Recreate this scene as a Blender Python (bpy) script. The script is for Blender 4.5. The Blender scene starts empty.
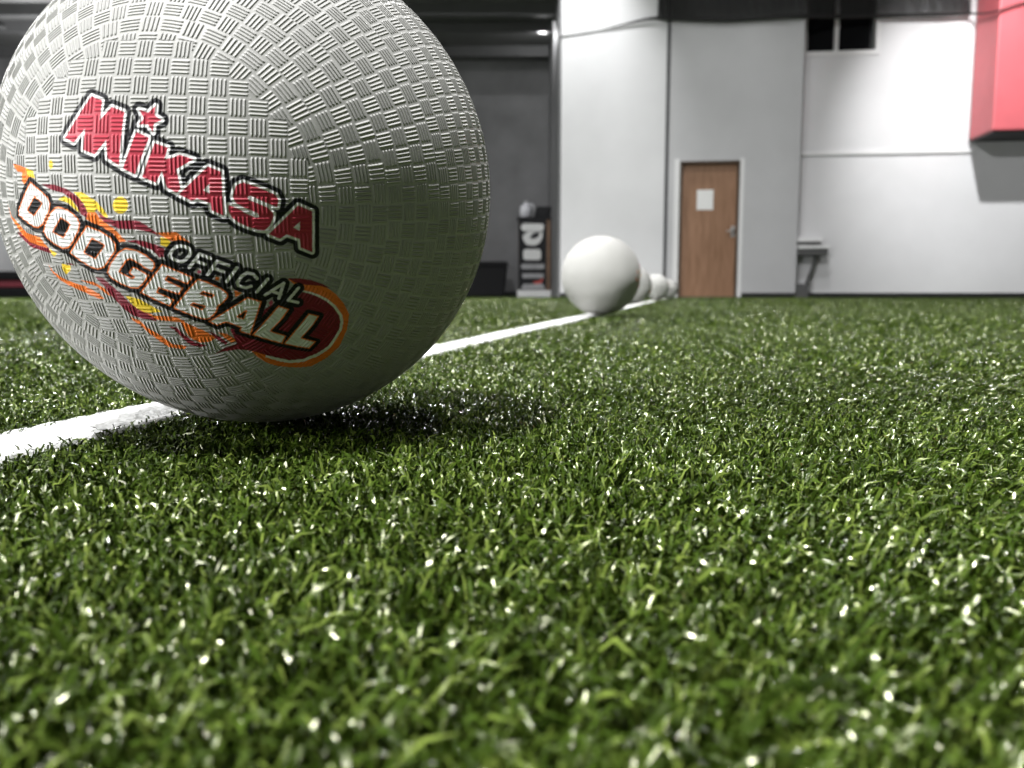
import bpy, bmesh, math, json
import numpy as np
from mathutils import Vector, Matrix

S = bpy.context.scene
COL = S.collection
rng = np.random.default_rng(11)

# ---------------------------------------------------------------- helpers
def link(o, parent=None):
    COL.objects.link(o)
    if parent is not None:
        o.parent = parent
    return o

def tag(o, label=None, cat=None, group=None, kind=None):
    if label: o['label'] = label
    if cat: o['category'] = cat
    if group: o['group'] = group
    if kind: o['kind'] = kind
    return o

def obj(name, bm, mat, parent=None, smooth=False, bevel=0.0, loc=None):
    me = bpy.data.meshes.new(name)
    bmesh.ops.recalc_face_normals(bm, faces=bm.faces)
    bm.to_mesh(me); bm.free()
    for m in (mat if isinstance(mat, (list, tuple)) else [mat]):
        me.materials.append(m)
    if smooth:
        for p in me.polygons: p.use_smooth = True
    o = link(bpy.data.objects.new(name, me), parent)
    if bevel:
        b = o.modifiers.new('bevel', 'BEVEL'); b.width = bevel; b.segments = 2; b.limit_method = 'ANGLE'
    if loc is not None: o.location = loc
    return o

def empty(name, loc, rotz=0.0):
    o = bpy.data.objects.new(name, None); o.empty_display_size = .1
    o.location = loc; o.rotation_euler = (0, 0, rotz)
    return link(o)

def box(bm, x0, x1, y0, y1, z0, z1, mi=0):
    v = [bm.verts.new((x, y, z)) for z in (z0, z1) for y in (y0, y1) for x in (x0, x1)]
    for f in ((0, 1, 3, 2), (4, 5, 7, 6), (0, 1, 5, 4), (2, 3, 7, 6), (0, 2, 6, 4), (1, 3, 7, 5)):
        bm.faces.new([v[i] for i in f]).material_index = mi
    return v

def bx(*a):
    bm = bmesh.new(); box(bm, *a); return bm

def prism(bm, pts, y0, y1):
    """outline pts (x, z) pushed from y0 to y1"""
    a = [bm.verts.new((x, y0, z)) for x, z in pts]; b = [bm.verts.new((x, y1, z)) for x, z in pts]
    n = len(pts)
    bm.faces.new(a); bm.faces.new(b[::-1])
    for i in range(n): bm.faces.new((a[i], b[i], b[(i + 1) % n], a[(i + 1) % n]))

def lathe(bm, prof, n=24, c=(0, 0)):
    rings = [[bm.verts.new((c[0] + r * math.cos(2 * math.pi * k / n), c[1] + r * math.sin(2 * math.pi * k / n), z)) for k in range(n)] for r, z in prof]
    for a, b in zip(rings, rings[1:]):
        for k in range(n): bm.faces.new((a[k], a[(k + 1) % n], b[(k + 1) % n], b[k]))
    bm.faces.new(rings[0][::-1]); bm.faces.new(rings[-1])

def tube(bm, pts, r, n=8):
    pts = [Vector(p) for p in pts]
    rs = [float(q) for q in r] if isinstance(r, (list, tuple)) else [r] * len(pts)
    rings = []
    for i, p in enumerate(pts):
        t = (pts[min(i + 1, len(pts) - 1)] - pts[max(i - 1, 0)]).normalized()
        up = Vector((0, 0, 1)) if abs(t.z) < .9 else Vector((1, 0, 0))
        a = t.cross(up).normalized(); b = t.cross(a).normalized()
        rings.append([bm.verts.new(p + rs[i] * (math.cos(2 * math.pi * k / n) * a + math.sin(2 * math.pi * k / n) * b)) for k in range(n)])
    for q, w in zip(rings, rings[1:]):
        for k in range(n): bm.faces.new((q[k], q[(k + 1) % n], w[(k + 1) % n], w[k]))
    bm.faces.new(rings[0][::-1]); bm.faces.new(rings[-1])

def mat(name, col, rough=.6, spec=.4, noise=0.0, nscale=8.0, bump=0.0, bscale=60.0, metal=0.0, emit=None):
    m = bpy.data.materials.new(name); m.use_nodes = True
    nt = m.node_tree; N = nt.nodes; b = N['Principled BSDF']
    b.inputs['Base Color'].default_value = (*col, 1); b.inputs['Roughness'].default_value = rough
    b.inputs['Specular IOR Level'].default_value = spec; b.inputs['Metallic'].default_value = metal
    tc = N.new('ShaderNodeTexCoord')
    if noise:
        t = N.new('ShaderNodeTexNoise'); t.inputs['Scale'].default_value = nscale; t.inputs['Detail'].default_value = 5
        r = N.new('ShaderNodeMapRange'); r.inputs['To Min'].default_value = 1 - noise; r.inputs['To Max'].default_value = 1 + noise
        r.inputs['From Min'].default_value = .3; r.inputs['From Max'].default_value = .7
        mx = N.new('ShaderNodeVectorMath'); mx.operation = 'SCALE'; mx.inputs[0].default_value = col
        nt.links.new(tc.outputs['Object'], t.inputs['Vector']); nt.links.new(t.outputs['Fac'], r.inputs['Value'])
        nt.links.new(r.outputs['Result'], mx.inputs['Scale']); nt.links.new(mx.outputs['Vector'], b.inputs['Base Color'])
    if bump:
        t = N.new('ShaderNodeTexNoise'); t.inputs['Scale'].default_value = bscale; t.inputs['Detail'].default_value = 4
        bp = N.new('ShaderNodeBump'); bp.inputs['Strength'].default_value = bump; bp.inputs['Distance'].default_value = .01
        nt.links.new(tc.outputs['Object'], t.inputs['Vector']); nt.links.new(t.outputs['Fac'], bp.inputs['Height'])
        nt.links.new(bp.outputs['Normal'], b.inputs['Normal'])
    if emit:
        b.inputs['Emission Color'].default_value = (*col, 1); b.inputs['Emission Strength'].default_value = emit
    return m

M = dict(
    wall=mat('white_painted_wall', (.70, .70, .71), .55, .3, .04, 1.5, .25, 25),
    wall2=mat('light_grey_wall', (.52, .52, .53), .55, .3, .05, 1.5, .25, 25),  # greyer tone for the stretch from the joint to the corner
    wallgrey=mat('charcoal_painted_wall', (.17, .17, .175), .7, .3, .15, 2.0, .2, 20),
    ceil=mat('dark_ceiling', (.10, .10, .10), .8, .2, .15, 1.5),
    beam=mat('grey_steel_beam', (.07, .07, .072), .55, .4, .1, 3),
    black=mat('black_rubber_base', (.012, .012, .013), .5, .4),
    seam=mat('dark_joint', (.10, .10, .105), .7, .3),
    trim=mat('white_gloss_trim', (.78, .78, .78), .4, .4),
    glass=mat('dark_window_glass', (.006, .006, .007), .08, .5),
    steel=mat('satin_steel', (.62, .62, .62), .3, .5, metal=.9),
    paper=mat('white_paper', (.85, .85, .84), .7, .2),
    pad=mat('red_vinyl', (.64, .14, .16), .45, .4, .05, 3),
    net=mat('black_net_cord', (.032, .032, .032), .8, .1),
    rope=mat('dark_rope', (.03, .03, .03), .8, .2, bump=.5, bscale=80),
    podwood=mat('brown_wood_panel', (.20, .12, .075), .5, .3, .2, 5),
    poster=mat('black_poster', (.014, .014, .016), .55, .2),
    ink=mat('white_poster_print', (.72, .72, .72), .5, .3),
    ink2=mat('grey_poster_print', (.33, .33, .34), .5, .3, .2, 12),
    redink=mat('red_poster_print', (.5, .08, .07), .5, .3),
    bin=mat('black_plastic', (.010, .010, .011), .6, .15),
    jug=mat('milky_plastic', (.62, .62, .66), .35, .5),
    maroon=mat('maroon_vinyl', (.20, .03, .045), .5, .4),
    bench=mat('pale_grey_plank', (.80, .80, .80), .5, .4, .06, 5),
    benchdark=mat('dark_grey_bracket', (.10, .10, .10), .5, .4),
    lens=mat('lamp_lens', (1, .98, .95), .4, .3, emit=14.0),
    line=mat('white_turf_paint', (.70, .70, .69), .6, .25, .10, 40, .6, 120),
)

def wood_mat():
    m = bpy.data.materials.new('oak_veneer'); m.use_nodes = True; nt = m.node_tree; N = nt.nodes; b = N['Principled BSDF']
    tc = N.new('ShaderNodeTexCoord'); mp = N.new('ShaderNodeMapping'); mp.inputs['Scale'].default_value = (7, 7, .6)
    t = N.new('ShaderNodeTexNoise'); t.inputs['Scale'].default_value = 4; t.inputs['Detail'].default_value = 7; t.inputs['Distortion'].default_value = .6
    r = N.new('ShaderNodeValToRGB'); r.color_ramp.elements[0].position = .3; r.color_ramp.elements[1].position = .72
    r.color_ramp.elements[0].color = (.235, .125, .068, 1); r.color_ramp.elements[1].color = (.36, .205, .125, 1)
    nt.links.new(tc.outputs['Object'], mp.inputs['Vector']); nt.links.new(mp.outputs['Vector'], t.inputs['Vector'])
    nt.links.new(t.outputs['Fac'], r.inputs['Fac']); nt.links.new(r.outputs['Color'], b.inputs['Base Color'])
    b.inputs['Roughness'].default_value = .45; b.inputs['Specular IOR Level'].default_value = .35
    return m
M['door'] = wood_mat()

# ---------------------------------------------------------------- the hall
GZ = -.012                      # backing of the turf; the fibre tips and the ball's foot are at z = 0
P0 = Vector((.739, 12.826, 0)); YAW = -math.radians(6.5)   # left end of the white wall and its turn

def frame(name, kind='structure'):
    """an object frame on the white wall: x along it, y into it, z up"""
    return dict(loc=P0)

def onwall(o):
    o.location = P0; o.rotation_euler = (0, 0, YAW); return o

def ws(name, bm, m, bevel=0.0, parent=None):
    o = obj(name, bm, m, parent, bevel=bevel)
    if parent is None:
        onwall(o); tag(o, kind='structure')
    return o

def turf_floor_mat():
    m = bpy.data.materials.new('turf_backing'); m.use_nodes = True; nt = m.node_tree; N = nt.nodes; b = N['Principled BSDF']
    tc = N.new('ShaderNodeTexCoord'); t = N.new('ShaderNodeTexNoise'); t.inputs['Scale'].default_value = 160; t.inputs['Detail'].default_value = 3
    r = N.new('ShaderNodeValToRGB'); r.color_ramp.elements[0].position = .35; r.color_ramp.elements[1].position = .75
    r.color_ramp.elements[0].color = (.012, .022, .006, 1); r.color_ramp.elements[1].color = (.05, .085, .022, 1)
    bp = N.new('ShaderNodeBump'); bp.inputs['Strength'].default_value = .8; bp.inputs['Distance'].default_value = .006
    nt.links.new(tc.outputs['Object'], t.inputs['Vector']); nt.links.new(t.outputs['Fac'], r.inputs['Fac'])
    nt.links.new(r.outputs['Color'], b.inputs['Base Color']); nt.links.new(t.outputs['Fac'], bp.inputs['Height'])
    nt.links.new(bp.outputs['Normal'], b.inputs['Normal']); b.inputs['Roughness'].default_value = .7
    return m

HX0, HX1, HY0, HY1, HZ = -9.3, 8.6, -6.0, 16.3, 6.6
tag(obj('floor', bx(HX0 - .2, HX1 + .2, HY0 - .2, HY1 + .2, GZ - .15, GZ), turf_floor_mat()), kind='structure')
tag(obj('ceiling', bx(HX0 - .2, HX1 + .2, HY0 - .2, HY1 + .2, HZ, HZ + .15), M['ceil']), kind='structure')
# lower ceiling over the dark bay at the back left
tag(obj('ceiling_bay', bx(HX0, .70, 12.1, HY1, 4.45, HZ), M['ceil']), kind='structure')
bm = bmesh.new(); box(bm, HX0 - .2, HX0, HY0, HY1, GZ, 2.2, 0); box(bm, HX0 - .2, HX0, HY0, HY1, 2.2, HZ, 1)
tag(obj('wall_left', bm, [M['wall'], M['wallgrey']]), kind='structure')
tag(obj('wall_right', bx(HX1, HX1 + .2, HY0, 12.6, GZ, HZ), M['wallgrey']), kind='structure')
tag(obj('wall_rear', bx(HX0 - .2, HX1 + .2, HY0 - .2, HY0, GZ, HZ), M['wallgrey']), kind='structure')
tag(obj('wall_bay', bx(HX0 - .2, 1.2, HY1, HY1 + .2, GZ, HZ), M['wallgrey']), kind='structure')
tag(obj('baseboard_bay', bx(HX0, .70, HY1 - .03, HY1, GZ, .085), M['black']), kind='structure')
# the white wall, its side of the bay, and the stretch set back to the right of the door
DW0, DW1, DH = 1.775, 2.655, 2.01
bm = bmesh.new()
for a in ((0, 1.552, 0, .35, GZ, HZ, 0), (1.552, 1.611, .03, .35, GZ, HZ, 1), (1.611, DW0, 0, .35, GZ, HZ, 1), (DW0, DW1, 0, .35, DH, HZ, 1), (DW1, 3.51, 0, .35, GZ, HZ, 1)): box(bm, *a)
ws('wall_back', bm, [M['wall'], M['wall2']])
ws('trim_1', bx(1.556, 1.607, .012, .03, GZ, HZ), M['seam'])
WI0, WI1, WZ0, WZ1 = 3.60, 4.60, 3.61, 4.55
bm = bmesh.new()
for a in ((3.3, WI0, .35, .55, GZ, HZ), (WI0, WI1, .35, .55, GZ, WZ0), (WI0, WI1, .35, .55, WZ1, HZ), (WI1, 8.4, .35, .55, GZ, HZ)): box(bm, *a)
ws('wall_back_right', bm, M['wall'])
tag(obj('wall_side', bx(.70, .75, 12.86, HY1, GZ, HZ), M['wallgrey']), kind='structure')
ws('trim_2', bx(3.51, 6.06, .318, .35, 2.112, 2.162), M['trim'], .004)
bm = bmesh.new(); box(bm, 0, 1.55, -.015, 0, GZ, .062); box(bm, 1.61, 1.70, -.015, 0, GZ, .062); box(bm, 2.72, 3.51, -.015, 0, GZ, .062)
ws('baseboard_back', bm, M['black'])
ws('baseboard_right', bx(3.51, 8.0, .335, .35, GZ, .062), M['black'])
# window high on the set-back wall
w = ws('window_1', bx(WI0 + .05, WI1 - .05, .47, .48, WZ0 + .05, WZ1 - .05), M['glass'])
bm = bmesh.new()
for a in ((WI0 - .02, WI1 + .06, .335, .47, WZ0 - .06, WZ0 + .01), (WI0 - .02, WI1 + .06, .335, .47, WZ1 - .01, WZ1 + .06), (WI0 - .02, WI0 + .02, .335, .47, WZ0, WZ1), (WI1, WI1 + .06, .335, .47, WZ0, WZ1)): box(bm, *a)
obj('window_frame', bm, M['trim'], w, bevel=.004)
obj('mullion', bx(4.035, 4.085, .40, .47, WZ0, WZ1), M['trim'], w, bevel=.003)
obj('window_back', bx(WI0, WI1, .49, .55, WZ0, WZ1), M['black'], w)
# wooden door in its white frame
d = ws('door_1', bx(DW0 + .035, DW1 - .03, .09, .135, .004, DH - .03), M['door'], .003)
bm = bmesh.new()
box(bm, DW0 - .075, DW0, -.02, .07, GZ, DH + .03); box(bm, DW1, DW1 + .06, -.02, .07, GZ, DH + .03)
obj('door_frame', bm, M['trim'], d, bevel=.004)
bm = bmesh.new(); box(bm, DW0, DW0 + .04, -.01, .14, GZ, DH); box(bm, DW1 - .03, DW1, -.01, .14, GZ, DH); box(bm, DW0, DW1, -.01, .14, DH - .03, DH)
obj('door_jamb', bm, mat('dark_brown_jamb', (.085, .06, .045), .5, .3), d)
obj('door_threshold', bx(DW0, DW1, -.01, .14, GZ, .003), M['seam'], d)
bm = bmesh.new(); tube(bm, [(2.585, .09, .98), (2.585, .03, .98)], .014); tube(bm, [(2.60, .03, .98), (2.55, .025, .985), (2.49, .03, .985)], .013)
bm2 = bm; lathe(bm2, [(.001, .94), (.001, .941)], 6, (2.585, .085))
obj('door_handle', bm, M['steel'], d, smooth=True)
obj('door_lock_plate', bx(2.555, 2.615, .083, .09, .90, 1.06), M['steel'], d, bevel=.004)
n = tag(onwall(obj('paper_notice', bx(2.045, 2.285, .084, .0895, 1.305, 1.60), M['paper'], bevel=.0008)), 'white sheet of paper taped to the brown wooden door', 'notice')

# red padded box high on the right
t = tag(onwall(empty('wall_pad', P0)), 'red padded box mounted high on the wall at the right', 'wall pad')
t.location = P0 + Matrix.Rotation(YAW, 3, 'Z') @ Vector((7.11, .0, 2.285)); R0 = t.rotation_euler.copy()
obj('pad_cover', bx(-1.15, 1.15, -.44, .30, 0, 2.6), M['pad'], t, bevel=.025)
obj('backing_board', bx(-1.1, 1.1, .30, .35, -.005, 2.55), M['seam'], t)
bm = bmesh.new(); box(bm, -1.12, 1.12, -.41, .32, -.022, .0)
obj('underside', bm, M['black'], t)

# hanging net with its thick lower rope
def rope_pt(k):
    U = [(-0.024, .0, 3.853), (0.569, .002, 3.924), (1.223, .03, 4.046), (1.54, .06, 4.041), (1.971, .06, 4.01), (2.441, .06, 3.989), (2.93, .06, 3.998), (3.41, .06, 4.005), (4.04, -.2, 4.056), (4.62, -.27, 4.071), (5.451, -.27, 4.062), (5.88, -.24, 4.045), (5.935, .04, 3.955), (5.942, .44, 3.86), (5.99, .465, 3.875), (6.24, .465, 3.945), (6.70, .465, 4.005), (7.3, .465, 4.08)]
    k = max(0, min(k, len(U) - 1.0001)); i = int(k); f = k - i
    a, b, c, e = (np.array(U[max(0, min(j, len(U) - 1))]) for j in (i - 1, i, i + 1, i + 2))
    p = .5 * (2 * b + (c - a) * f + (2 * a - 5 * b + 4 * c - e) * f * f + (3 * b - a - 3 * c + e) * f ** 3)
    return (p[0], -p[1] - .012, p[2])
t = tag(onwall(empty('ball_net', P0)), 'dark net hanging high along the white wall, gathered on a sagging rope', 'net')
ks = [float(q) for q in np.linspace(0, 17, 171)]
bm = bmesh.new()
tube(bm, [rope_pt(k) for k in ks], [.007 if k < 1 else (.007 + .024 * min(1, (k - 1) / 2.2) if k < 10 else .031 - .019 * min(1, (k - 10) / 1.2)) for k in ks], 8)
obj('rope', bm, M['rope'], t, smooth=True)
bm = bmesh.new()
us = np.linspace(2.55, 10.9, 330)
tops = [rope_pt(k) for k in us]
rows = 36
for i, p in enumerate(tops):                                   # upright strands, then the cross strands
    wob = .02 * math.sin(i * 1.7)
    pts = [(p[0] + .006 * math.sin(i * 2.3 + j), p[1] + wob * j / 4, p[2] + j * (5.5 - p[2]) / 4) for j in range(5)]
    tube(bm, pts, .0068, 3)
for j in range(rows):
    f = (j + .5) / rows
    tube(bm, [(p[0], p[1] + .02 * math.sin(i * 1.7) * f, p[2] + (5.5 - p[2]) * f) for i, p in enumerate(tops)][::4], .006, 3)
obj('netting', bm, M['net'], t)
bm = bmesh.new(); a, b = tops[0], tops[-1]
tube(bm, [(a[0] - .05, a[1], 5.51), (b[0] + .05, b[1], 5.51)], .02, 8)
for k in (0, .25, .5, .75, 1): tube(bm, [(a[0] + (b[0] - a[0]) * k, a[1] + (b[1] - a[1]) * k, 5.51), (a[0] + (b[0] - a[0]) * k, a[1] + (b[1] - a[1]) * k, HZ)], .008, 6)
obj('net_rail', bm, M['steel'], t)

# two-tier bench peeping out behind the corner right of the door
t = tag(onwall(empty('bench', P0)), 'grey two-tier bench jutting out past the wall corner right of the door', 'bench')
obj('upper_plank', bx(3.53, 3.905, .10, .335, .825, .885), M['bench'], t, bevel=.006)
obj('upper_apron', bx(3.53, 3.885, .14, .335, .775, .825), M['benchdark'], t)
obj('lower_plank', bx(3.53, 3.985, .0, .335, .715, .762), M['bench'], t, bevel=.006)
obj('lower_apron', bx(3.53, 3.965, .03, .335, .625, .715), M['benchdark'], t)
bm = bmesh.new(); tube(bm, [(3.83, .18, .63), (3.78, .18, .42), (3.70, .18, .18)], .024, 8)
obj('leg', bm, M['benchdark'], t, smooth=True)
obj('foot', bx(3.54, 3.72, .06, .30, GZ, .20), M['benchdark'], t, bevel=.01)

# podium with a printed front in the dark bay
px0, px1, py, pz = .115, .635, 14.95, 1.40
t = tag(empty('podium', ((px0 + px1) / 2, py, GZ)), 'dark podium with a black and white printed front left of the white wall', 'podium')
hw = (px1 - px0) / 2; g = -GZ
bm = bmesh.new(); box(bm, -hw, hw + .05, .02, .55, .12 + g, pz - .02); obj('body', bm, M['podwood'], t, bevel=.006)
obj('top', bx(-hw - .02, hw + .06, -.01, .57, pz - .02, pz + .02), M['poster'], t, bevel=.005)
obj('plinth', bx(-hw - .02, hw + .06, -.05, .57, 0, .12), M['ink'], t, bevel=.006)
pp = obj('front_panel', bx(-hw, hw - .02, -.002, .02, .13, pz - .02), M['poster'], t)
def plate(pts, m, d=-.006, name='print'):
    b_ = bmesh.new(); prism(b_, [(x * 1.12, z) for x, z in pts], d, -.002); return obj(name, b_, m, pp)
def rr(x0, x1, z0, z1, r, n=5):
    out = []
    for cx, cz, a0 in ((x1 - r, z1 - r, 0), (x0 + r, z1 - r, 90), (x0 + r, z0 + r, 180), (x1 - r, z0 + r, 270)):
        for k in range(n + 1):
            a = math.radians(a0 + 90 * k / n); out.append((cx + r * math.cos(a), cz + r * math.sin(a)))
    return out
plate(rr(-.19, .17, 1.17, 1.30, .05), M['ink'])
plate([(-.15, 1.16), (-.17, 1.10), (-.15, 1.0), (-.10, .93), (-.03, .915), (.05, .92), (.11, .97), (.15, 1.06), (.15, 1.15), (.08, 1.16)], M['ink'])
plate([(-.02 + .075 * math.cos(a) + .05, 1.09 + .05 * math.sin(a) + .03 * math.cos(a)) for a in np.linspace(0, 2 * math.pi, 17)[:-1]], M['poster'], -.009)
plate([(-.18, 1.155), (-.09, 1.155), (-.16, 1.09)], M['poster'], -.009)
plate(rr(-.155, .125, .66, .85, .045), M['ink'])
plate(rr(-.19, .18, .50, .59, .03), M['ink2'])
plate(rr(-.17, .17, .34, .42, .02), M['ink2'])
plate([(.0, .27), (.1, .29), (.16, .35), (.14, .25), (.04, .23)], M['redink'], -.009)
plate([(-.2, .14), (.2, .14), (.15, .24), (-.15, .23)], M['ink2'])
# things on the podium
t = tag(empty('plastic_jug', (.25, py + .22, GZ + pz + .021)), 'milky plastic jug standing on the podium left of the small black box', 'jug')
bm = bmesh.new(); lathe(bm, [(.085, 0), (.105, .015), (.108, .15), (.10, .19), (.06, .235), (.035, .25), (.034, .27)], 20); obj('jug_body', bm, M['jug'], t, smooth=True)
bm = bmesh.new(); lathe(bm, [(.04, .268), (.04, .295), (.034, .30)], 16); obj('lid', bm, M['ink2'], t)
bm = bmesh.new(); tube(bm, [(.05, 0, .235), (.12, 0, .24), (.14, 0, .19), (.13, 0, .12), (.105, 0, .09)], .013, 8); obj('handle', bm, M['jug'], t, smooth=True)
t = tag(empty('equipment_box', (.545, py + .25, GZ + pz + .021)), 'small black slanted box on top of the podium, right of the plastic jug', 'box')
bm = bmesh.new(); prism(bm, [(-.15, 0), (.13, 0), (.16, .19), (-.10, .19)], -.12, .12); obj('case', bm, M['bin'], t, bevel=.008)
obj('grille', bx(-.09, .10, -.128, -.12, .03, .165), M['poster'], t)
# bin in the bay
t = tag(empty('waste_bin', (-.47, 15.2, GZ)), 'black plastic bin on the turf left of the podium', 'bin')
bm = bmesh.new(); prism(bm, [(-.36, 0), (.33, 0), (.385, .56), (-.41, .56)], -.28, .28); obj('tub', bm, M['bin'], t, bevel=.03)
obj('rim', bx(-.43, .40, -.30, .30, .55, .60), M['bin'], t, bevel=.012)
obj('lid', bx(-.41, .385, -.285, .285, .60, .635), M['poster'], t, bevel=.012)
# folded mats against the far left
t = tag(empty('folded_mat', (-8.72, 14.6, GZ)), 'black and maroon folded gym mats along the far left wall', 'mat')
obj('mat_panel', bx(-.55, 1.6, -.45, .8, 0, .16), M['bin'], t, bevel=.02)
obj('mat_panel', bx(-.55, 1.55, -.42, .8, .165, .29), M['maroon'], t, bevel=.02)
obj('mat_panel', bx(-.55, 1.6, -.45, .8, .295, .44), M['bin'], t, bevel=.02)

# ceiling steel of the bay and its lamp
for i, (yy, zz) in enumerate(((13.2, 4.36), (14.0, 4.36), (15.4, 4.36))):
    o = obj('ceiling_beam', bx(HX0, .66, yy - .05, yy + .05, zz - .09, 4.45), M['beam']); tag(o, kind='structure')
for x0, x1 in ((-8.3, -7.6), (-5.6, -4.9), (-2.4, -1.7)):
    bm = bmesh.new(); tube(bm, [(x0, 13.8, 4.33), (x1, 15.15, 4.33)], .035, 8)
    tag(obj('ceiling_brace', bm, M['beam'], smooth=True), kind='structure')
t = tag(empty('ceiling_lamp', (.50, 14.1, 4.45)), 'small round lamp glowing on the dark ceiling beside the white wall', 'lamp')
bm = bmesh.new(); lathe(bm, [(.09, -.06), (.11, -.04), (.11, 0)], 20); obj('housing', bm, M['beam'], t, smooth=True)
bm = bmesh.new(); lathe(bm, [(.03, -.085), (.07, -.075), (.08, -.06)], 20); obj('lens', bm, M['lens'], t, smooth=True)

# ---------------------------------------------------------------- the white line on the turf
LA, LB, LW = -.2850, .2125, .0230                                # centre line x = LA + LB*y, half width
ld = Vector((LB, 1, 0)).normalized(); ln = Vector((ld.y, -ld.x, 0))
bm = bmesh.new(); prev = None
ys = list(np.linspace(.02, 1.6, 320)) + list(np.linspace(1.62, 12.4, 200))
for y in ys:
    c = Vector((LA + LB * y, y, 0)); amp = .0012
    a = c - ln * (LW + amp * math.sin(y * 310) + amp * rng.normal() * .5); b = c + ln * (LW + amp * math.sin(y * 270 + 1) + amp * rng.normal() * .5)
    row = []
    for k in range(9):
        f = k / 8; z = -.0015 + .0007 * math.sin(k * 2.1 + y * 9) * (0 < k < 8) + .0004 * rng.normal() * (0 < k < 8)
        q = a.lerp(b, f); row.append(bm.verts.new((q.x, q.y, z)))
    row = [bm.verts.new((a.x, a.y, GZ))] + row + [bm.verts.new((b.x, b.y, GZ))]
    if prev:
        for k in range(10): bm.faces.new((prev[k], prev[k + 1], row[k + 1], row[k]))
    prev = row
tag(obj('floor_line', bm, M['line'], smooth=True), 'white line running across the green turf under the balls', kind='structure')

# ---------------------------------------------------------------- turf
def grass_mat():
    m = bpy.data.materials.new('turf_fibre'); m.use_nodes = True; nt = m.node_tree; N = nt.nodes; b = N['Principled BSDF']
    at = N.new('ShaderNodeAttribute'); at.attribute_name = 'tint'
    r = N.new('ShaderNodeValToRGB'); e = r.color_ramp.elements
    e[0].position = 0; e[0].color = (.007, .015, .0012, 1); e[1].position = 1; e[1].color = (.135, .180, .034, 1)
    k = e.new(.55); k.color = (.036, .064, .0065, 1)
    nt.links.new(at.outputs['Fac'], r.inputs['Fac']); nt.links.new(r.outputs['Color'], b.inputs['Base Color'])
    b.inputs['Roughness'].default_value = .21; b.inputs['Specular IOR Level'].default_value = .42; b.inputs['Specular Tint'].default_value = (1, 1, .72, 1)
    return m

BALLS = ((-.118, .396), (.243, 2.28), (.708, 4.86), (1.19, 6.88), (1.765, 9.4))

def blades(r0, r1, half, dens, wid, hmin, hmax, segs):
    n = int(half * (r1 * r1 - r0 * r0) * dens)
    r = np.sqrt(rng.uniform(r0 * r0, r1 * r1, n)); a = rng.uniform(-half, half, n)
    x = r * np.sin(a); y = r * np.cos(a)
    keep = (np.abs((x - LA - LB * y) * ld.y) > LW - .0035) & (y < 12.2) & (x < 8.4) & (x > -9.2)
    x, y = x[keep], y[keep]; n = len(x)
    phi = rng.uniform(0, 2 * np.pi, n)
    # the pile leans away to the right in loose patches
    lean = .5 + .5 * np.sin(x * 9 + 2.2 * np.sin(y * 7)) * np.sin(y * 11 + 1.3)
    side = .35 + .75 / (1 + np.exp(-(x - .05 * y) * 18))
    H = hmin + (hmax - hmin) * rng.beta(1.6, 1.3, n); reach = rng.uniform(.002, .011, n) * (hmax / .0125)
    dx = np.cos(phi) * reach + .0065 * lean * side; dy = np.sin(phi) * reach - .0045 * lean * side
    tw = phi + np.pi / 2 + rng.normal(0, .6, n)
    w = wid * rng.uniform(.7, 1.25, n) / 2
    wx, wy = np.cos(tw) * w, np.sin(tw) * w
    tilt = rng.normal(0, .45, n) * w
    if segs == 3: lv = [(0, 0, 1.0), (.55, .22, 1.0), (.92, .62, .85)]; tip = rng.uniform(.72, 1.04, n)
    else: lv = [(0, 0, 1.0), (.72, .4, .9)]; tip = rng.uniform(.85, 1.04, n)
    V = []
    for hz, hr, ww in lv:
        for s in (-1, 1):
            V.append(np.stack([x + dx * hr + s * wx * ww, y + dy * hr + s * wy * ww, GZ + H * hz + s * tilt * (hz > 0)], 1))
    V.append(np.stack([x + dx, y + dy, GZ + H * tip], 1))
    V = np.stack(V, 1); nv = V.shape[1]
    for bx_, by_ in BALLS:                                       # fibres pressed down under each ball
        d2 = np.hypot(V[..., 0] - bx_, V[..., 1] - by_)
        lim = .108 - np.sqrt(np.maximum(.108 ** 2 - d2 ** 2, 0)) - .0006
        V[..., 2] = np.where(d2 < .09, np.minimum(V[..., 2], lim), V[..., 2])
    base = (np.arange(n) * nv)[:, None]
    q = [[0, 1, 3, 2], [2, 3, 5, 4]][:segs - 1]; t = [[nv - 3, nv - 2, nv - 1]]
    quads = (base[:, None, :] + np.array(q)[None]).reshape(-1, 4); tris = (base[:, None, :] + np.array(t)[None]).reshape(-1, 3)
    tint = np.repeat(np.clip(rng.normal(.5, .24, n), 0, 1), nv)
    return V.reshape(-1, 3), quads, tris, tint

def mesh_np(name, V, quads, tris, smooth=True):
    me = bpy.data.meshes.new(name)
    me.vertices.add(len(V)); me.vertices.foreach_set('co', np.ascontiguousarray(V, np.float32).ravel())
    lo = np.concatenate([quads.ravel(), tris.ravel()]).astype(np.int32)
    me.loops.add(len(lo)); me.loops.foreach_set('vertex_index', lo)
    st = np.concatenate([np.arange(len(quads)) * 4, len(quads) * 4 + np.arange(len(tris)) * 3]).astype(np.int32)
    me.polygons.add(len(st)); me.polygons.foreach_set('loop_start', st)
    me.polygons.foreach_set('use_smooth', np.full(len(st), smooth))
    me.update(calc_edges=True)
    return me

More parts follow.
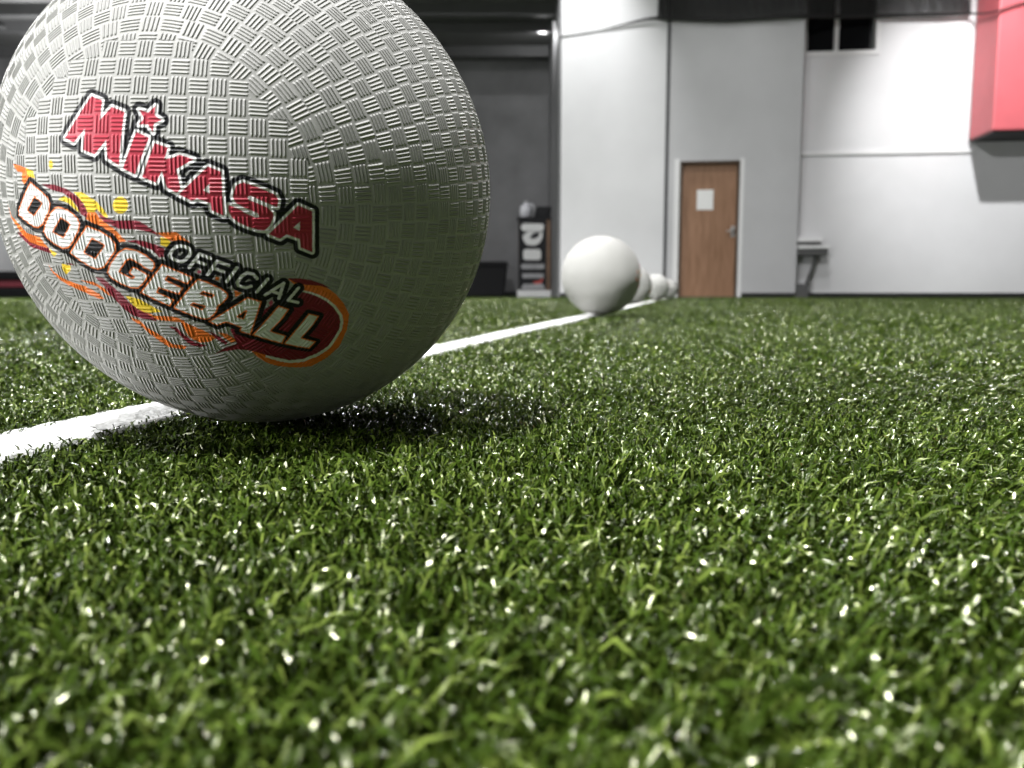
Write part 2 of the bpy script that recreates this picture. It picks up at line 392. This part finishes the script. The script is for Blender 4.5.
parts = [blades(.03, .75, math.radians(75), 440000, .00092, .0045, .0137, 3),
         blades(.75, 1.6, math.radians(50), 150000, .0015, .0060, .0134, 3),
         blades(1.6, 4.6, math.radians(44), 14000, .0032, .0070, .0128, 2),
         blades(4.6, 13.5, math.radians(42), 1800, .008, .0110, .0170, 2)]
off = 0; VV, QQ, TT, CC = [], [], [], []
for V, q, t_, c in parts:
    VV.append(V); QQ.append(q + off); TT.append(t_ + off); CC.append(c); off += len(V)
me = mesh_np('turf_grass', np.concatenate(VV), np.concatenate(QQ), np.concatenate(TT))
at = me.attributes.new('tint', 'FLOAT', 'POINT'); at.data.foreach_set('value', np.concatenate(CC).astype(np.float32))
me.materials.append(grass_mat())
tag(link(bpy.data.objects.new('turf_grass', me)), 'short green artificial turf fibres covering the floor', 'grass', kind='stuff')
del VV, QQ, TT, CC, parts

GREY = (.42, .416, .398)
POLE = (-110, 104)
LOGO = json.loads('''{"mikasa":[[[-276,448],[-233,432],[-238,369],[-197,411],[-151,394],[-172,225],[-213,248],[-215,304],[-259,259],[-304,274],[-295,341],[-340,297],[-378,311]],[[-110,331],[-68,312],[-119,198],[-160,216]],[[-101,402],[-71,391],[-46,413],[-48,382],[-26,367],[-51,356],[-54,328],[-71,353],[-102,353],[-85,372]],[[-50,296],[-8,282],[-20,246],[7,251],[28,260],[72,246],[16,215],[25,154],[12,142],[-19,158],[-31,209],[-52,173],[-97,190]],[[114,224],[155,207],[151,69],[115,87],[113,109],[72,125],[58,116],[17,137]],[[188,143],[197,164],[218,174],[243,166],[282,149],[318,131],[325,113],[319,91],[294,103],[261,119],[238,131],[229,127],[232,118],[260,106],[290,91],[305,72],[304,57],[291,33],[273,17],[252,20],[219,33],[193,47],[175,63],[166,84],[168,103],[197,92],[220,75],[247,61],[260,62],[257,74],[225,89],[210,97],[191,109],[184,128]],[[387,95],[431,72],[420,-68],[383,-48],[383,-19],[341,0],[319,-13],[285,4]]],"mikasa_hole":[[[115,170],[95,150],[114,140]],[[388,40],[365,22],[385,9]]],"dodge":[[[-557,164],[-514,141],[-472,116],[-462,94],[-474,69],[-521,17],[-550,3],[-576,3],[-665,35],[-661,57],[-611,111],[-579,146]],[[-426,87],[-385,79],[-350,56],[-342,36],[-353,10],[-386,-30],[-414,-54],[-445,-60],[-483,-47],[-516,-26],[-526,-5],[-505,27],[-467,67],[-444,83]],[[-317,31],[-268,17],[-231,-4],[-216,-26],[-222,-50],[-248,-78],[-280,-111],[-307,-120],[-332,-117],[-375,-95],[-416,-71]],[[-185,-37],[-147,-42],[-115,-59],[-93,-80],[-92,-97],[-107,-116],[-134,-102],[-141,-94],[-161,-82],[-175,-75],[-190,-82],[-224,-121],[-184,-141],[-177,-137],[-191,-122],[-174,-102],[-163,-101],[-119,-128],[-147,-161],[-171,-179],[-198,-179],[-234,-165],[-267,-145],[-274,-126],[-255,-95],[-214,-52]],[[-68,-87],[28,-133],[4,-158],[-56,-131],[-65,-143],[-12,-171],[-32,-196],[-95,-174],[-104,-188],[-52,-215],[-74,-242],[-168,-193]],[[40,-138],[71,-150],[108,-172],[128,-192],[129,-207],[111,-227],[88,-244],[84,-259],[68,-277],[49,-291],[31,-292],[-1,-280],[-61,-249],[-62,-243],[9,-167]],[[191,-211],[235,-232],[205,-302],[176,-366],[140,-347],[148,-331],[110,-309],[98,-308],[71,-319],[43,-301]],[[287,-253],[322,-273],[288,-316],[248,-356],[297,-385],[278,-421],[180,-367]],[[386,-300],[422,-318],[399,-352],[350,-405],[399,-434],[370,-464],[327,-445],[281,-422]]],"dodge_hole":[[[-543,112],[-507,93],[-562,48],[-598,61],[-578,79]],[[-423,48],[-387,31],[-428,-17],[-473,-2]],[[-303,-13],[-262,-32],[-308,-79],[-349,-63]],[[51,-186],[82,-198],[74,-206],[41,-193]],[[10,-228],[44,-241],[32,-251],[1,-235]],[[178,-265],[146,-285],[163,-294]]],"official":[[[1,-26],[17,-29],[30,-36],[33,-47],[26,-59],[14,-71],[3,-78],[-7,-79],[-23,-73],[-35,-65],[-37,-57],[-28,-44],[-15,-31],[1,-26]],[[93,-69],[60,-54],[20,-99]],[[50,-80],[73,-89]],[[147,-95],[112,-79],[75,-125]],[[99,-104],[128,-116]],[[172,-104],[132,-151]],[[231,-146],[221,-130],[202,-123],[183,-134],[165,-156],[168,-168],[190,-177],[208,-172]],[[265,-150],[224,-194]],[[249,-208],[315,-170],[292,-226]],[[271,-195],[300,-211]],[[362,-193],[322,-237],[354,-250]]],"fills":[["orange",[[-669,223],[-618,218],[-543,202],[-533,178],[-559,176],[-592,152],[-610,162],[-606,194],[-637,196]]],["yellow",[[-579,210],[-539,201],[-529,176],[-570,183]]],["yellow",[[-443,241],[-435,234],[-434,225],[-438,213],[-447,209],[-454,218],[-455,231]]],["yellow",[[-423,111],[-396,123],[-367,115],[-346,90],[-337,71],[-356,83],[-382,101]]],["yellow",[[-353,138],[-319,139],[-293,126],[-264,110],[-239,83],[-228,61],[-245,63],[-268,87],[-279,74],[-306,73],[-314,100],[-336,123]]],["orange",[[-306,74],[-273,76],[-261,58],[-244,45],[-209,21],[-191,-1],[-176,-15],[-202,-19],[-239,14],[-280,35],[-316,52]]],["maroon",[[-498,158],[-437,160],[-380,147],[-352,132],[-324,112],[-307,85],[-308,56],[-334,66],[-342,90],[-365,115],[-399,133],[-453,142]]],["maroon",[[-270,90],[-259,72],[-232,58],[-210,52],[-149,54],[-141,55],[-118,51],[-94,36],[-69,16],[-58,-1],[-75,11],[-107,21],[-135,25],[-198,25],[-218,35],[-245,45],[-260,62]]],["yellow",[[-152,102],[-156,89],[-165,80],[-177,74],[-189,74],[-200,79],[-207,88],[-208,100],[-203,112],[-194,122],[-182,128],[-170,128],[-159,123],[-153,113]]],["maroon",[[-177,-14],[-143,-9],[-112,-12],[-77,-23],[-51,-34],[-53,-63],[-74,-66],[-82,-53],[-113,-35],[-143,-21]]],["white",[[-112,-35],[-95,-40],[-78,-59],[-85,-61],[-99,-49]]],["orange",[[-72,16],[-36,18],[-4,19],[13,3],[36,-15],[20,-20],[-8,-10],[-24,-11],[-45,1]]],["yellow",[[-58,1],[-38,-1],[-25,-16],[-38,-32],[-62,-24]]],["maroon",[[-701,-27],[-636,-44],[-572,-58],[-517,-65],[-508,-84],[-572,-79],[-619,-77],[-665,-57],[-702,-36]]],["orange",[[-743,69],[-731,29],[-683,6],[-632,-23],[-553,-30],[-533,-51],[-517,-65],[-565,-63],[-626,-57],[-672,-34],[-700,-6],[-735,19]]],["yellow",[[-513,-65],[-478,-81],[-500,-95],[-510,-79]]],["yellow",[[-469,-116],[-427,-117],[-431,-135],[-461,-156],[-473,-137]]],["maroon",[[-449,-112],[-422,-109],[-398,-112],[-424,-115]]],["orange",[[-544,-129],[-524,-157],[-484,-173],[-436,-184],[-384,-190],[-333,-212],[-316,-232],[-344,-232],[-394,-216],[-462,-199],[-505,-184],[-535,-158]]],["orange",[[-403,-168],[-343,-168],[-301,-189],[-283,-217],[-297,-212],[-332,-185],[-370,-175]]],["yellow",[[-228,-207],[-176,-218],[-116,-257],[-104,-263],[-148,-270],[-180,-268],[-209,-244]]],["orange",[[-189,-261],[-137,-281],[-108,-280],[-68,-282],[-37,-296],[-39,-305],[-114,-299],[-162,-294]]],["maroon",[[-328,-149],[-296,-149],[-270,-175],[-243,-199],[-218,-237],[-189,-261],[-158,-278],[-140,-293],[-137,-304],[-192,-295],[-219,-288],[-246,-266],[-270,-234],[-288,-206],[-300,-181]]],["orange",[[-232,-293],[-203,-305],[-182,-333],[-146,-360],[-108,-402],[-56,-408],[-72,-425],[-127,-417],[-150,-395],[-183,-358],[-208,-323],[-230,-308]]],["orange",[[-52,-300],[-33,-307],[23,-340],[59,-371],[29,-388],[-7,-392],[-36,-370],[-46,-332]]],["maroon",[[-99,-323],[-72,-326],[-47,-364],[-26,-389],[17,-405],[-13,-414],[-44,-402],[-64,-371],[-83,-337]]],["orange",[[68,-346],[97,-355],[130,-392],[102,-395],[81,-367]]],["maroon",[[36,-338],[68,-365],[91,-393],[83,-405],[55,-376]]],["orange",[[330,-155],[370,-160],[409,-174],[448,-196],[468,-215],[489,-238],[515,-282],[532,-335],[529,-359],[519,-407],[483,-487],[430,-532],[366,-564],[307,-555],[243,-532],[211,-510],[177,-468],[162,-432],[238,-394],[391,-285],[366,-200]]],["maroon",[[330,-153],[370,-158],[409,-170],[442,-188],[472,-211],[435,-195],[384,-184],[349,-169]]],["white",[[372,-203],[403,-215],[430,-231],[457,-252],[484,-285],[506,-332],[508,-363],[501,-398],[478,-439],[444,-485],[397,-513],[338,-529],[290,-525],[254,-507],[208,-477],[213,-463],[307,-404],[391,-285]]],["maroon",[[111,-337],[295,-231],[362,-204],[378,-212],[401,-222],[427,-239],[452,-260],[476,-291],[495,-334],[497,-360],[491,-392],[470,-429],[438,-472],[395,-496],[340,-513],[292,-509],[258,-492],[212,-466],[167,-440],[120,-428],[62,-437],[30,-449],[81,-414],[122,-402]]]],"accents":[["pink",[[46,-108],[55,-110],[55,-118],[47,-121],[42,-116]]],["orange",[[100,-132],[111,-136],[107,-147],[97,-143]]],["orange",[[151,-183],[175,-195],[151,-211]]],["pink",[[267,-228],[272,-239],[261,-253],[256,-240]]],["maroon",[[347,-274],[368,-289],[324,-325],[297,-363],[290,-351]]]]}''')

# ---------------------------------------------------------------- the printed rubber ball
R = .108
def smooth01(x): x = np.clip(x, 0, 1); return x * x * (3 - 2 * x)

def sdf(poly, P):
    """signed distance (negative inside) of the points P to a closed outline"""
    d = np.full(len(P), 1e9); s = np.zeros(len(P), bool)
    A = np.array(poly, float); B = np.roll(A, -1, 0)
    for a, b in zip(A, B):
        e = b - a; w = P - a
        t = np.clip((w @ e) / max(e @ e, 1e-9), 0, 1)
        d = np.minimum(d, ((w - t[:, None] * e) ** 2).sum(1))
        c = (a[1] > P[:, 1]) != (b[1] > P[:, 1])
        with np.errstate(divide='ignore', invalid='ignore'):
            s ^= c & (P[:, 0] < (b[0] - a[0]) * (P[:, 1] - a[1]) / (b[1] - a[1]) + a[0])
    d = np.sqrt(d); return np.where(s, -d, d)

def dline(path, P):
    d = np.full(len(P), 1e9); A = np.array(path, float)
    for a, b in zip(A, A[1:]):
        e = b - a; w = P - a; t = np.clip((w @ e) / max(e @ e, 1e-9), 0, 1)
        d = np.minimum(d, ((w - t[:, None] * e) ** 2).sum(1))
    return np.sqrt(d)

def field(fn, shape, P, pad, out=None):
    """evaluate only near the outline"""
    A = np.array(shape, float); lo = A.min(0) - pad; hi = A.max(0) + pad
    m = ((P > lo) & (P < hi)).all(1)
    r = np.full(len(P), 1e9) if out is None else out
    if m.any(): r[m] = np.minimum(r[m], fn(shape, P[m]))
    return r

def ball_mesh():
    fine, coarse = math.radians(.13), math.radians(.17)
    lon = np.concatenate([np.arange(-180, -105, .35), np.arange(-105, -46, math.degrees(coarse)), np.arange(-46, 34, math.degrees(fine)), np.arange(34, 105, math.degrees(coarse)), np.arange(105, 180, .35)])
    lat = np.concatenate([np.arange(-89.6, -33, math.degrees(coarse)), np.arange(-33, 27, math.degrees(fine)), np.arange(27, 89.7, math.degrees(coarse))])
    lo, la = np.meshgrid(np.radians(lon), np.radians(lat))
    D = np.stack([np.sin(lo) * np.cos(la), -np.cos(lo) * np.cos(la), np.sin(la)], -1).reshape(-1, 3)
    # ---- basket-weave ribs: rings round the moulding pole, blocks turned alternately
    ang = np.hypot(*POLE) / 1000; az = math.atan2(POLE[1], POLE[0])
    pole = np.array([math.sin(ang) * math.cos(az), -math.cos(ang), math.sin(ang) * math.sin(az)])
    e1 = np.cross(pole, [0, 0, 1.]); e1 /= np.linalg.norm(e1); e2 = np.cross(pole, e1)
    th = np.arccos(np.clip(D @ pole, -1, 1)); ph = np.arctan2(D @ e2, D @ e1) % (2 * np.pi)
    PITCH = math.pi / 50
    i = np.minimum((th / PITCH).astype(int), 49); ft = th / PITCH - i
    cnt = []; cur = 6
    for k in range(50):
        ideal = 2 * math.pi * math.sin((k + .5) * PITCH) / PITCH
        if abs(ideal - cur) / ideal > .13 or k == 0: cur = max(4, 2 * round(ideal / 2))
        cnt.append(cur)
    nb = np.array(cnt)[i]
    g = ph / (2 * np.pi) * nb; j = g.astype(int); fp = g - j
    turn = ((i + j) % 2 == 0)
    # straight basket weave over the cap round the pole
    cx = th * np.cos(ph) / PITCH + 200.5; cy = th * np.sin(ph) / PITCH + 200.5
    ci, cj = cx.astype(int), cy.astype(int)
    cap = np.hypot(ci + .5 - 200.5, cj + .5 - 200.5) < 8.3
    turn = np.where(cap, (ci + cj) % 2 == 0, turn); fp = np.where(cap, cx - ci, fp); ft = np.where(cap, cy - cj, ft)
    across = np.where(turn, fp, ft); along = np.where(turn, ft, fp)
    u = (across - .08) / .84; inside = (u > 0) & (u < 1)
    v = np.abs(((u * 4) % 1) - .5) / .36
    rib = np.where(inside & (v < 1), np.cos(np.pi / 2 * np.minimum(v, 1)) ** .8, 0) * smooth01((along - .0) / .1) * smooth01((1.0 - along) / .1)
    front = np.ones(len(D), bool)
    near = th < 1.0
    hgt = np.where(front, rib, 0) * .00018
    mask = np.where(front & inside, smooth01(along / .12) * smooth01((1.0 - along) / .12), 0) * smooth01(u * 12) * smooth01((1 - u) * 12)
    # ---- print
    uv = np.zeros((len(D), 2)); tt = np.arccos(np.clip(-D[:, 1], -1, 1)); s = np.hypot(D[:, 0], D[:, 2]) + 1e-12
    uv[:, 0] = 1000 * tt * D[:, 0] / s; uv[:, 1] = 1000 * tt * D[:, 2] / s
    u4 = u * 4
    col = np.tile(np.array(GREY), (len(D), 1))
    sel = np.where((uv[:, 0] > -790) & (uv[:, 0] < 570) & (uv[:, 1] > -600) & (uv[:, 1] < 500) & (D[:, 1] < -.2))[0]
    P = uv[sel]; c = col[sel]
    C_ = dict(orange=(.86, .20, .035), yellow=(.88, .62, .045), maroon=(.23, .022, .038), white=(.82, .82, .815), pink=(.55, .09, .17), black=(.010, .010, .012), red=(.44, .040, .065))
    def paint(d, name, t=0.0, aa=1.1):
        k = (1 - smooth01((d - t + aa) / (2 * aa)))[:, None]; c[:] = c * (1 - k) + np.array(C_[name]) * k
    for name, poly in LOGO['fills']: paint(field(sdf, poly, P, 6), name)
    dd = None; hole = None; off_ = None; mk = None; mh = None
    for poly in LOGO['dodge']: dd = field(sdf, poly, P, 40, dd)
    for poly in LOGO['dodge_hole']: hole = field(sdf, poly, P, 12, hole)
    for path in LOGO['official']: off_ = field(dline, path, P, 40, off_)
    paint(dd, 'black', 16.5); paint(off_, 'black', 20.0)
    for name, poly in LOGO['accents']: paint(field(sdf, poly, P, 6), name)
    paint(dd, 'black', 2.0)
    paint(dd, 'orange', 0); paint(dd, 'white', -4.6)
    paint(hole, 'orange', 3.8); paint(hole, 'black', 0)
    paint(off_, 'white', 5.2)
    for poly in LOGO['mikasa']: mk = field(sdf, poly, P, 50, mk)
    for poly in LOGO['mikasa_hole']: mh = field(sdf, poly, P, 12, mh)
    paint(mk, 'black', 24.0); paint(mk, 'white', 8.6); paint(mk, 'red', 0); paint(mh, 'white', 0)
    col[sel] = c
    mask *= 1 - .62 * smooth01(np.abs(col - np.array(GREY)).max(1) / .15)
    V = D * (R + hgt - .0004)[:, None]
    nr, nc = len(lat), len(lon)
    idx = np.arange(nr * nc).reshape(nr, nc); nx = np.roll(idx, -1, 1)
    quads = np.stack([idx[:-1], nx[:-1], nx[1:], idx[1:]], -1).reshape(-1, 4)
    V = np.concatenate([V, [[0, 0, -R], [0, 0, R]]]); col = np.concatenate([col, [GREY, GREY]])
    b, t_ = nr * nc, nr * nc + 1
    tris = np.concatenate([np.stack([np.full(nc, b), nx[0], idx[0]], -1), np.stack([np.full(nc, t_), idx[-1], nx[-1]], -1)])
    me = mesh_np('dodgeball', V, quads, tris)
    ca = me.attributes.new('print', 'FLOAT_COLOR', 'POINT')
    ca.data.foreach_set('color', np.concatenate([col, np.ones((len(col), 1))], 1).astype(np.float32).ravel())
    for nm, arr in (('rib_phase', u4), ('rib_mask', mask)):
        a = me.attributes.new(nm, 'FLOAT', 'POINT'); a.data.foreach_set('value', np.concatenate([arr, [0, 0]]).astype(np.float32))
    return me

def rubber_mat():
    m = bpy.data.materials.new('printed_rubber'); m.use_nodes = True; nt = m.node_tree; N = nt.nodes; b = N['Principled BSDF']
    at = N.new('ShaderNodeAttribute'); at.attribute_name = 'print'
    nt.links.new(at.outputs['Color'], b.inputs['Base Color'])
    def attr(n):
        a = N.new('ShaderNodeAttribute'); a.attribute_name = n; return a.outputs['Fac']
    def math_(op, a, v=None):
        m_ = N.new('ShaderNodeMath'); m_.operation = op; nt.links.new(a, m_.inputs[0])
        if isinstance(v, float): m_.inputs[1].default_value = v
        elif v is not None: nt.links.new(v, m_.inputs[1])
        return m_.outputs[0]
    f = math_('ABSOLUTE', math_('SUBTRACT', math_('FRACT', attr('rib_phase')), .5))
    f = math_('COSINE', math_('MINIMUM', math_('MULTIPLY', f, math.pi / .72), math.pi / 2))
    f = math_('MULTIPLY', f, attr('rib_mask'))
    bp = N.new('ShaderNodeBump'); bp.inputs['Strength'].default_value = 1; bp.inputs['Distance'].default_value = .00046
    nt.links.new(f, bp.inputs['Height']); nt.links.new(bp.outputs['Normal'], b.inputs['Normal'])
    b.inputs['Roughness'].default_value = .40; b.inputs['Specular IOR Level'].default_value = .19
    return m

bme = ball_mesh(); bme.materials.append(rubber_mat())
near = tag(link(bpy.data.objects.new('dodgeball', bme)), 'huge grey dodgeball in front with red, black and orange lettering', 'ball', 'dodgeballs lined up along the white line')
near.location = (-.118, .396, R); near.rotation_euler = (.26218, 0, .01795)
for (x, y, rot, lab) in ((.243, 2.28, (.1, 0, 1.62), 'pale grey dodgeball second in the row, fully visible on the white line by the podium'),
                         (.708, 4.86, (.3, -.2, 1.6), 'pale dodgeball directly behind the second one, only its right edge showing'),
                         (1.19, 6.88, (-.2, .2, 1.75), 'small distant dodgeball between the half-hidden one and the one by the door'),
                         (1.765, 9.4, (.4, .1, 1.9), 'smallest dodgeball, farthest in the row, just left of the brown door frame')):
    o = near.copy(); COL.objects.link(o); o.location = (x, y, R); o.rotation_euler = rot; o['label'] = lab

# ---------------------------------------------------------------- light
def area(name, loc, target, size, power, col=(1, 1, 1), spread=180):
    l = bpy.data.lights.new(name, 'AREA'); l.shape = 'DISK'; l.size = size; l.energy = power; l.color = col; l.spread = math.radians(spread)
    o = link(bpy.data.objects.new(name, l)); o.location = loc
    o.rotation_euler = (Vector(target) - Vector(loc)).to_track_quat('-Z', 'Y').to_euler()
    return o
def spot(name, loc, target, power, ang, blend, rad=.1):
    l = bpy.data.lights.new(name, 'SPOT'); l.energy = power; l.spot_size = math.radians(ang); l.spot_blend = blend; l.shadow_soft_size = rad
    o = link(bpy.data.objects.new(name, l)); o.location = loc
    o.rotation_euler = (Vector(target) - Vector(loc)).to_track_quat('-Z', 'Y').to_euler()
    return o
area('hall_lamp_key', (-1.7, -1.5, 6.4), (-.1, .5, 0), .4, 850)
area('side_fill', (-4.6, -1.3, 1.5), (-.1, .4, .1), 2.0, 350)  # added soft fill from low left, not a fixture of the hall
for k, (x, y, p) in enumerate(((-3.6, 4.6, 230), (1.3, 1.3, 130), (-3.6, 7.4, 720), (1.8, 7.2, 180))):
    area('hall_lamp', (x, y, 6.5), (x, y, 0), .5, p, spread=110)
spot('wall_lamp', (.75, 11.3, 6.4), (.8, 12.75, 3.3), 900, 60, 1.0)
spot('wall_lamp', (5.25, 8.3, 6.4), (6.6, 12.2, 2.65), 2300, 43, 1.0)
spot('wall_lamp', (3.0, 9.0, 6.4), (3.2, 12.5, .5), 330, 66, 1.0)
p_ = bpy.data.lights.new('bay_light', 'POINT'); p_.energy = 30; p_.shadow_soft_size = .08
link(bpy.data.objects.new('bay_light', p_)).location = (.50, 14.1, 4.28)
p_ = bpy.data.lights.new('bay_light', 'POINT'); p_.energy = 330; p_.shadow_soft_size = .15  # added unseen fill, lifts the far-left wall and bay ceiling
link(bpy.data.objects.new('bay_light', p_)).location = (-7.0, 13.0, 3.0)
spot('bay_front_fill', (-1.2, 12.5, 4.3), (.2, 15.6, .6), 170, 66, 1.0)  # added spot to brighten the bay wall and podium, no fixture there

w = bpy.data.worlds.new('world'); S.world = w; w.use_nodes = True
w.node_tree.nodes['Background'].inputs['Color'].default_value = (.5, .5, .5, 1); w.node_tree.nodes['Background'].inputs['Strength'].default_value = .05

# ---------------------------------------------------------------- camera
cam = bpy.data.cameras.new('camera'); co = link(bpy.data.objects.new('camera', cam))
cam.sensor_width = 36; cam.lens = 828 / 1024 * 36
co.location = (0, 0, .061); co.rotation_euler = (math.pi / 2 - math.atan(91 / 828), 0, 0)
cam.clip_start = .01; cam.clip_end = 100
cam.dof.use_dof = True; cam.dof.focus_distance = .35; cam.dof.aperture_fstop = cam.lens / 2.0
S.camera = co
S.view_settings.view_transform = 'Standard'; S.view_settings.look = 'None'; S.view_settings.gamma = 1
S.view_settings.exposure = 0; S.view_settings.use_curve_mapping = False
S.cycles.use_denoising = True
S.cycles.max_bounces = 6; S.cycles.sample_clamp_indirect = 6
